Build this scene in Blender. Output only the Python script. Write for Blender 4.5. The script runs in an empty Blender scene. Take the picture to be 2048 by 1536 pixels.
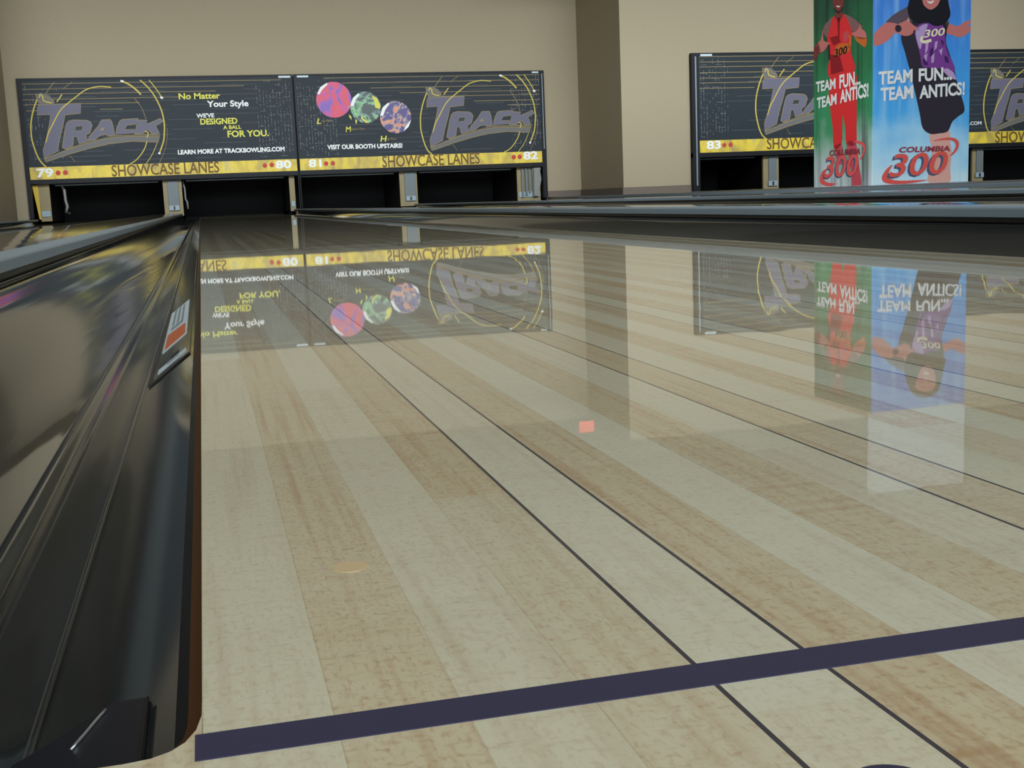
import bpy, bmesh, math, random, json
from mathutils import Vector, Matrix
random.seed(7)
C = bpy.context.scene.collection
scn = bpy.context.scene
PI = math.pi

# ------------------------------------------------------------------ camera
cam_d = bpy.data.cameras.new('camera'); cam = bpy.data.objects.new('camera', cam_d); C.objects.link(cam)
Rv = Vector((0.96793082, -0.24788132, -0.04080173)); Uv = Vector((0.07719114, 0.13890696, 0.98729245)); Fv = Vector((0.23906371, 0.95878032, -0.15358657))
cam.matrix_world = Matrix(((Rv.x, Uv.x, -Fv.x, 0.00798), (Rv.y, Uv.y, -Fv.y, -0.24359), (Rv.z, Uv.z, -Fv.z, 0.10677), (0, 0, 0, 1)))
cam_d.sensor_width = 36.0; cam_d.lens = 36.0 * 2410.884 / 2048; cam_d.clip_start = 0.01; cam_d.clip_end = 200
scn.camera = cam
# ------------------------------------------------------------------ world, lights, exposure
w = bpy.data.worlds.new('hall'); scn.world = w; w.use_nodes = True
bg = w.node_tree.nodes['Background']; bg.inputs[0].default_value = (0.86, 0.98, 1.06, 1); bg.inputs[1].default_value = 0.27
def area(name, loc, target, sx, sy, power, col, spread=180):
    l = bpy.data.lights.new(name, 'AREA'); l.shape = 'RECTANGLE'; l.size = sx; l.size_y = sy; l.energy = power; l.color = col; l.spread = math.radians(spread)
    o = bpy.data.objects.new(name, l); C.objects.link(o); o.location = loc
    o.rotation_euler = (Vector(target) - Vector(loc)).to_track_quat('-Z', 'Y').to_euler()
    return o
area('concourse_light', (1.0, -4.6, 3.2), (1.5, 1.6, 0.0), 9, 2.0, 320, (0.95, 1.03, 1.08))
area('lane_light', (1.5, 1.5, 3.2), (2.0, 8.0, 0.0), 14, 1.0, 345, (0.95, 1.03, 1.07))
area('masking_light', (3.0, 9.5, 3.15), (3.2, 17.2, 0.9), 18, 0.5, 195, (0.93, 1.01, 1.04), 64)
area('side_light', (-3.5, 6.0, 3.1), (5.5, 9.4, 0.9), 2.0, 0.6, 26, (0.95, 1.0, 1.04), 50)  # fill light added to brighten the green side of the tower
scn.view_settings.view_transform = 'Standard'; scn.view_settings.look = 'None'
scn.view_settings.gamma = 1; scn.view_settings.use_curve_mapping = False
scn.view_settings.exposure = 0.38

# ------------------------------------------------------------------ materials
def lin(r, g, b):
    f = lambda c: c / 12.92 if c <= .04045 else ((c + .055) / 1.055) ** 2.4
    return (f(r / 255), f(g / 255), f(b / 255), 1)
def mat(name, rgb, rough=.5, metal=0, coat=0, noise=0.0, nscale=30, bump=0.0, emit=0, spec=None):
    m = bpy.data.materials.new(name); m.use_nodes = True
    nt = m.node_tree; p = nt.nodes['Principled BSDF']
    p.inputs['Base Color'].default_value = lin(*rgb); p.inputs['Roughness'].default_value = rough
    p.inputs['Metallic'].default_value = metal; p.inputs['Coat Weight'].default_value = coat; p.inputs['Coat Roughness'].default_value = .03
    if spec is not None: p.inputs['Specular IOR Level'].default_value = spec
    if noise or bump:
        tc = nt.nodes.new('ShaderNodeTexCoord'); n = nt.nodes.new('ShaderNodeTexNoise'); n.inputs['Scale'].default_value = nscale; n.inputs['Detail'].default_value = 6
        nt.links.new(tc.outputs['Object'], n.inputs['Vector'])
        if noise:
            mx = nt.nodes.new('ShaderNodeMix'); mx.data_type = 'RGBA'
            c = lin(*rgb); mx.inputs[6].default_value = [v * (1 - noise) for v in c[:3]] + [1]; mx.inputs[7].default_value = [min(1, v * (1 + noise)) for v in c[:3]] + [1]
            nt.links.new(n.outputs['Fac'], mx.inputs[0]); nt.links.new(mx.outputs[2], p.inputs['Base Color'])
        if bump:
            b = nt.nodes.new('ShaderNodeBump'); b.inputs['Strength'].default_value = bump; b.inputs['Distance'].default_value = .002
            nt.links.new(n.outputs['Fac'], b.inputs['Height']); nt.links.new(b.outputs['Normal'], p.inputs['Normal'])
    if emit:
        p.inputs['Emission Color'].default_value = lin(*rgb); p.inputs['Emission Strength'].default_value = emit
    return m
class NT:
    def __init__(s, m): s.t = m.node_tree; s.p = s.t.nodes['Principled BSDF']
    def n(s, typ, **kw):
        x = s.t.nodes.new('ShaderNode' + typ)
        for k, v in kw.items(): setattr(x, k, v)
        return x
    def l(s, a, b): s.t.links.new(a, b)
    def math(s, op, a, b=None):
        x = s.n('Math', operation=op)
        for i, v in enumerate((a, b)):
            if v is None: continue
            if isinstance(v, (int, float)): x.inputs[i].default_value = v
            else: s.l(v, x.inputs[i])
        return x.outputs[0]
    def mix(s, fac, a, b, mode='MIX'):
        x = s.n('Mix', data_type='RGBA', blend_type=mode)
        for i, v in ((0, fac), (6, a), (7, b)):
            if isinstance(v, (int, float)): x.inputs[i].default_value = v
            elif isinstance(v, tuple): x.inputs[i].default_value = v
            else: s.l(v, x.inputs[i])
        return x.outputs[2]
    def ramp(s, fac, stops):
        x = s.n('ValToRGB'); e = x.color_ramp.elements
        while len(e) < len(stops): e.new(.5)
        for q, (pos, col) in zip(e, stops): q.position = pos; q.color = col if len(col) == 4 else (*col, 1)
        s.l(fac, x.inputs[0]); return x.outputs[0]
BOARD = 0.02703
def wood():
    m = bpy.data.materials.new('lane_boards'); m.use_nodes = True; t = NT(m)
    tc = t.n('TexCoord'); sp = t.n('SeparateXYZ'); t.l(tc.outputs['Object'], sp.inputs[0]); X, Y = sp.outputs[0], sp.outputs[1]
    bi = t.math('DIVIDE', X, BOARD); idx = t.math('FLOOR', bi); fr = t.math('FRACT', bi)
    wn = t.n('TexWhiteNoise', noise_dimensions='1D'); t.l(idx, wn.inputs['W'])
    seg = t.math('FLOOR', t.math('ADD', t.math('DIVIDE', Y, .85), t.math('MULTIPLY', wn.outputs['Value'], 7.3)))
    wn2 = t.n('TexWhiteNoise', noise_dimensions='2D'); cb = t.n('CombineXYZ'); t.l(idx, cb.inputs[0]); t.l(seg, cb.inputs[1]); t.l(cb.outputs[0], wn2.inputs['Vector'])
    odd = t.math('MODULO', t.math('ADD', idx, 1000), 2.0)
    # alternate pale and tan boards, each length of board a little different
    tone = t.math('ADD', t.math('MULTIPLY', odd, .50), t.math('MULTIPLY', wn2.outputs['Value'], .40))
    def noise(sx, sy, scale, det, off=True):
        mp = t.n('Mapping'); mp.inputs['Scale'].default_value = (sx, sy, 1); t.l(tc.outputs['Object'], mp.inputs[0])
        ad = t.n('VectorMath', operation='ADD'); t.l(mp.outputs[0], ad.inputs[0])
        if off:
            sc = t.n('VectorMath', operation='SCALE'); t.l(wn2.outputs['Color'], sc.inputs[0]); sc.inputs['Scale'].default_value = 37; t.l(sc.outputs[0], ad.inputs[1])
        n = t.n('TexNoise'); n.inputs['Scale'].default_value = scale; n.inputs['Detail'].default_value = det; t.l(ad.outputs[0], n.inputs['Vector']); return n.outputs['Fac']
    g1 = noise(260, 5, 1, 5); g2 = noise(55, 90, 1, 4); g3 = noise(14, 150, 1, 3); g4 = noise(9, 4, 1, 3)
    pale, tan, brown = lin(206, 205, 184), lin(192, 176, 142), lin(158, 116, 74)
    base = t.mix(tone, pale, tan)
    k = t.ramp(g1, [(.50, (0, 0, 0)), (.72, (1, 1, 1))]); kk = t.math('MULTIPLY', k, t.math('ADD', t.math('MULTIPLY', tone, .55), .05))
    base = t.mix(kk, base, brown)
    f = t.ramp(g3, [(.55, (0, 0, 0)), (.75, (1, 1, 1))]); patch = t.ramp(g4, [(.45, (0, 0, 0)), (.65, (1, 1, 1))])
    base = t.mix(t.math('MULTIPLY', t.math('MULTIPLY', f, patch), t.math('ADD', t.math('MULTIPLY', tone, .55), .08)), base, brown)
    base = t.mix(t.math('MULTIPLY', t.ramp(g2, [(.35, (1, 1, 1)), (.5, (0, 0, 0))]), .10), base, lin(215, 215, 200))
    g5 = noise(820, 300, 1, 2); g6 = noise(240, 520, 1, 2)
    for g_, lo, hi, am in ((g5, .52, .70, .34), (g6, .54, .72, .30)):
        fk = t.ramp(g_, [(lo, (0, 0, 0)), (hi, (1, 1, 1))]); base = t.mix(t.math('MULTIPLY', fk, t.math('MULTIPLY', t.math('ADD', tone, .35), am)), base, brown)
    # dark inlay line on both sides of every fifth board
    m5 = t.math('MODULO', t.math('ADD', idx, 1000), 5.0)
    a = t.math('MULTIPLY', t.math('COMPARE', m5, 4.0), t.math('LESS_THAN', fr, .048)); 
    b = t.math('MULTIPLY', t.math('COMPARE', m5, 0.0), t.math('LESS_THAN', fr, .048))
    for q in (a, b): pass
    line = t.math('MINIMUM', t.math('ADD', a, t.math('MULTIPLY', b, t.math('GREATER_THAN', X, .02))), 1.0)
    thin = t.math('LESS_THAN', fr, .012)
    base = t.mix(t.math('MULTIPLY', thin, .25), base, lin(120, 100, 70))
    base = t.mix(line, base, lin(52, 48, 58))
    t.l(base, t.p.inputs['Base Color']); t.p.inputs['Roughness'].default_value = .35; t.p.inputs['Specular IOR Level'].default_value = .3
    t.p.inputs['Coat Weight'].default_value = 1.0; t.p.inputs['Coat Roughness'].default_value = .015; t.p.inputs['Coat IOR'].default_value = 1.5
    mp = t.n('Mapping'); mp.inputs['Scale'].default_value = (9, 2.2, 1); t.l(tc.outputs['Object'], mp.inputs[0])
    nn = t.n('TexNoise'); nn.inputs['Scale'].default_value = 1.0; nn.inputs['Detail'].default_value = 2; t.l(mp.outputs[0], nn.inputs['Vector'])
    bp = t.n('Bump'); bp.inputs['Strength'].default_value = .25; bp.inputs['Distance'].default_value = .0006; t.l(nn.outputs['Fac'], bp.inputs['Height']); t.l(bp.outputs[0], t.p.inputs['Coat Normal'])
    return m
def gold():
    m = bpy.data.materials.new('gold_band'); m.use_nodes = True; t = NT(m)
    tc = t.n('TexCoord'); mp = t.n('Mapping'); mp.inputs['Scale'].default_value = (6, 1, 3); t.l(tc.outputs['Object'], mp.inputs[0])
    n = t.n('TexNoise'); n.inputs['Scale'].default_value = 1.2; n.inputs['Detail'].default_value = 4; n.inputs['Distortion'].default_value = .6; t.l(mp.outputs[0], n.inputs['Vector'])
    t.l(t.ramp(n.outputs['Fac'], [(.30, lin(168, 146, 78)), (.45, lin(200, 174, 62)), (.58, lin(226, 198, 52)), (.72, lin(190, 176, 110))]), t.p.inputs['Base Color'])
    t.p.inputs['Roughness'].default_value = .5; return m
def swirl(name, stops, scale, dist, seed):
    m = bpy.data.materials.new(name); m.use_nodes = True; t = NT(m)
    tc = t.n('TexCoord'); mp = t.n('Mapping'); mp.inputs['Location'].default_value = (seed, seed * .7, seed * 1.3); t.l(tc.outputs['Object'], mp.inputs[0])
    n = t.n('TexNoise'); n.inputs['Scale'].default_value = scale; n.inputs['Detail'].default_value = 3; n.inputs['Distortion'].default_value = dist; t.l(mp.outputs[0], n.inputs['Vector'])
    t.l(t.ramp(n.outputs['Fac'], stops), t.p.inputs['Base Color']); t.p.inputs['Roughness'].default_value = .45; return m
def streaks(name, zstops, scol, zlo, zhi, amount, vec):
    m = bpy.data.materials.new(name); m.use_nodes = True; t = NT(m)
    tc = t.n('TexCoord'); sp = t.n('SeparateXYZ'); t.l(tc.outputs['Object'], sp.inputs[0])
    z = t.math('DIVIDE', t.math('SUBTRACT', sp.outputs[2], zlo), zhi - zlo)
    wob = t.n('TexNoise'); wob.inputs['Scale'].default_value = 3.5; t.l(tc.outputs['Object'], wob.inputs['Vector'])
    zz = t.math('ADD', z, t.math('MULTIPLY', t.math('SUBTRACT', wob.outputs['Fac'], .5), .35))
    base = t.ramp(zz, zstops)
    mp = t.n('Mapping'); mp.inputs['Rotation'].default_value = vec[0]; mp.inputs['Scale'].default_value = vec[1]; t.l(tc.outputs['Object'], mp.inputs[0])
    n = t.n('TexNoise'); n.inputs['Scale'].default_value = 1; n.inputs['Detail'].default_value = 3; t.l(mp.outputs[0], n.inputs['Vector'])
    f = t.ramp(n.outputs['Fac'], [(.48, (0, 0, 0)), (.70, (1, 1, 1))])
    t.l(t.mix(t.math('MULTIPLY', f, amount), base, scol), t.p.inputs['Base Color']); t.p.inputs['Roughness'].default_value = .4; return m

WOOD = wood(); GOLD = gold()
M = dict(
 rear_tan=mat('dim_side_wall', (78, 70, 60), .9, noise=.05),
 wall=mat('tan_wall', (162, 149, 125), .85, noise=.05, nscale=25, bump=.3), base=mat('taupe_baseboard', (104, 92, 82), .6),
 ceiling=mat('ceiling', (206, 200, 186), .9, noise=.05), rear=mat('black_pit', (9, 9, 11), .9), walk=mat('walkway_grey', (110, 112, 112), .25, noise=.06),
 foul=mat('foul_navy', (45, 43, 72), .4, noise=.10, nscale=200), peach=mat('peach_plug', (206, 180, 138), .35, coat=1),
 gutter=mat('gutter_black', (36, 38, 38), .07, noise=.12, nscale=14, spec=.5), brown=mat('lane_edge_brown', (62, 38, 18), .55, spec=.1), groove=mat('groove_black', (18, 18, 20), .4),
 rail=mat('rail_grey', (116, 130, 140), .30, noise=.05, nscale=12), gloss=mat('divider_gloss', (40, 42, 46), .07), shadow=mat('lip_black', (26, 24, 24), .4), grit=mat('seam_grey', (58, 57, 55), .5, spec=.2),
 label_w=mat('label_pale', (170, 182, 188), .4), label_g=mat('label_grey', (112, 122, 130), .4), label_o=mat('label_orange', (176, 84, 44), .4), latch=mat('latch_black', (20, 20, 30), .35), chrome=mat('latch_metal', (150, 155, 155), .25, metal=.8),
 frame=mat('frame_black', (22, 23, 28), .5, spec=.2), panel=mat('sign_slate', (43, 50, 57), .5, noise=.10, nscale=8, spec=.15), metal=mat('frame_steel', (120, 132, 142), .4), clip=mat('clip_white', (190, 205, 212), .45),
 kick=mat('kickback_beige', (138, 124, 90), .6, noise=.15, nscale=9), cover=mat('kickback_grey', (100, 110, 114), .5, noise=.1), bracket=mat('bracket_blue', (140, 158, 168), .45), yellowpaint=mat('post_yellow', (196, 164, 30), .5), plastic=mat('pit_plastic', (128, 128, 124), .5), curtain=mat('pit_curtain', (10, 10, 13), .8, noise=.3, nscale=6), sweep=mat('sweep_dark', (44, 48, 52), .5), sweep_l=mat('sweep_lip', (150, 165, 175), .5),
 tower=mat('tower_core', (60, 66, 70), .6), header=mat('tower_header_white', (196, 202, 206), .5), lamp_red=mat('lamp_red', (235, 70, 50), .4, emit=.36), lamp_case=mat('lamp_case', (60, 58, 55), .5))
INK = dict(grey=(106, 104, 104), lilac=(103, 101, 119), olive=(112, 104, 84), dark=(54, 58, 62), tan=(150, 132, 86), yellow=(198, 178, 82), white=(236, 238, 238), lime=(216, 212, 92), brown=(108, 82, 40), red_dot=(186, 66, 58),
 dash=(118, 124, 128), faint=(76, 82, 88), skin=(206, 122, 116), skin_light=(226, 172, 160), skin_dark=(132, 62, 58), charcoal=(50, 44, 56), charcoal_soft=(96, 82, 94), purple=(126, 66, 150), lavender=(190, 160, 208), violet_dark=(70, 34, 96), black=(26, 27, 34), cream=(238, 232, 196),
 logo_red=(226, 92, 84), logo_red_dark=(236, 96, 94), navy=(74, 92, 122), maroon=(150, 60, 74), red=(232, 54, 58), red_dark=(150, 34, 44), rose=(206, 84, 96), orange=(212, 112, 52), greyred=(138, 100, 100), offwhite=(246, 248, 248))  # side banner's reds and white lifted to make up for weaker light there
INK = {k: mat('print_' + k, v, .5, spec=.2) for k, v in INK.items()}
BALLS = [swirl('print_pink_ball', [(.36, lin(112, 70, 168)), (.43, lin(190, 52, 138)), (.50, lin(206, 46, 70)), (.58, lin(204, 54, 92)), (.64, lin(150, 110, 186))], 3.2, 2.2, 3),
         swirl('print_green_ball', [(.34, lin(40, 56, 52)), (.48, lin(48, 62, 60)), (.56, lin(110, 146, 140)), (.62, lin(130, 196, 110)), (.68, lin(54, 74, 70))], 3.6, 3.0, 11),
         swirl('print_violet_ball', [(.34, lin(60, 44, 120)), (.47, lin(66, 50, 118)), (.54, lin(150, 140, 150)), (.61, lin(222, 140, 84)), (.70, lin(196, 90, 80))], 4.2, 3.0, 23)]

# ------------------------------------------------------------------ mesh helpers
class MB:
    def __init__(s): s.v = []; s.f = []; s.m = []
    def face(s, pts, mi=0): i = len(s.v); s.v += [tuple(p) for p in pts]; s.f.append(list(range(i, i + len(pts)))); s.m.append(mi)
    def box(s, a, b, mi=0):
        (x0, y0, z0), (x1, y1, z1) = a, b; i = len(s.v)
        s.v += [(x0, y0, z0), (x1, y0, z0), (x1, y1, z0), (x0, y1, z0), (x0, y0, z1), (x1, y0, z1), (x1, y1, z1), (x0, y1, z1)]
        for q in ((3, 2, 1, 0), (4, 5, 6, 7), (0, 1, 5, 4), (1, 2, 6, 5), (2, 3, 7, 6), (3, 0, 4, 7)): s.f.append([i + k for k in q]); s.m.append(mi)
        return s
    def prism_y(s, prof, y0, y1, mi=0, caps=True):      # closed (x, z) profile pushed along y
        n = len(prof); i = len(s.v)
        s.v += [(x, y0, z) for x, z in prof] + [(x, y1, z) for x, z in prof]
        for k in range(n): s.f.append([i + k, i + (k + 1) % n, i + n + (k + 1) % n, i + n + k]); s.m.append(mi)
        if caps: s.f.append([i + k for k in range(n)][::-1]); s.f.append([i + n + k for k in range(n)]); s.m += [mi, mi]
        return s
    def prism_z(s, pts, z0, z1, mi=0):
        n = len(pts); i = len(s.v)
        s.v += [(x, y, z0) for x, y in pts] + [(x, y, z1) for x, y in pts]
        for k in range(n): s.f.append([i + k, i + (k + 1) % n, i + n + (k + 1) % n, i + n + k]); s.m.append(mi)
        s.f.append([i + k for k in range(n)][::-1]); s.f.append([i + n + k for k in range(n)]); s.m += [mi, mi]
        return s
    def tube(s, path, r, n=8, mi=0):
        path = [Vector(p) for p in path]; rings = []
        for k, p in enumerate(path):
            d = (path[min(k + 1, len(path) - 1)] - path[max(k - 1, 0)]).normalized(); a = d.orthogonal().normalized(); b = d.cross(a)
            i = len(s.v); s.v += [tuple(p + a * r * math.cos(2 * PI * j / n) + b * r * math.sin(2 * PI * j / n)) for j in range(n)]; rings.append(i)
        for q in range(len(rings) - 1):
            for j in range(n): s.f.append([rings[q] + j, rings[q] + (j + 1) % n, rings[q + 1] + (j + 1) % n, rings[q + 1] + j]); s.m.append(mi)
        s.f.append([rings[0] + j for j in range(n)]); s.f.append([rings[-1] + j for j in range(n)]); s.m += [mi, mi]
        return s
    def build(s, name, mats, parent=None, smooth=False, bevel=0, origin=(0, 0, 0), fix=True):
        me = bpy.data.meshes.new(name); o3 = Vector(origin)
        me.from_pydata([tuple(Vector(v) - o3) for v in s.v], [], s.f)
        for m in (mats if isinstance(mats, (list, tuple)) else [mats]): me.materials.append(m)
        for p, mi in zip(me.polygons, s.m): p.material_index = mi
        if fix:
            bm = bmesh.new(); bm.from_mesh(me); bmesh.ops.recalc_face_normals(bm, faces=bm.faces); bm.to_mesh(me); bm.free()
        if smooth:
            for p in me.polygons: p.use_smooth = True
        o = bpy.data.objects.new(name, me); C.objects.link(o); o.location = origin
        if parent: o.parent = parent
        if bevel:
            b = o.modifiers.new('bevel', 'BEVEL'); b.width = bevel; b.segments = 2; b.limit_method = 'ANGLE'
        return o
def thing(name, label, cat, loc=(0, 0, 0), group=None):
    o = bpy.data.objects.new(name, None); C.objects.link(o); o.location = loc; o['label'] = label; o['category'] = cat
    if group: o['group'] = group
    return o
def tag(o, label, cat, group=None):
    o['label'] = label; o['category'] = cat
    if group: o['group'] = group
    return o
def struct(o): o['kind'] = 'structure'; return o
def copy_tree(o, parent=None):
    c = o.copy(); C.objects.link(c); c.parent = parent
    for ch in list(o.children): copy_tree(ch, c)
    return c
def spline(pts, n=8):                                  # Catmull-Rom through 2-D points
    out = []
    for i in range(len(pts) - 1):
        p0, p1, p2, p3 = pts[max(i - 1, 0)], pts[i], pts[i + 1], pts[min(i + 2, len(pts) - 1)]
        for k in range(n):
            t = k / n; out.append(tuple(.5 * (2 * b + (c - a) * t + (2 * a - 5 * b + 4 * c - d) * t * t + (3 * b - a - 3 * c + d) * t ** 3) for a, b, c, d in zip(p0, p1, p2, p3)))
    return out + [tuple(pts[-1])]

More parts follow.
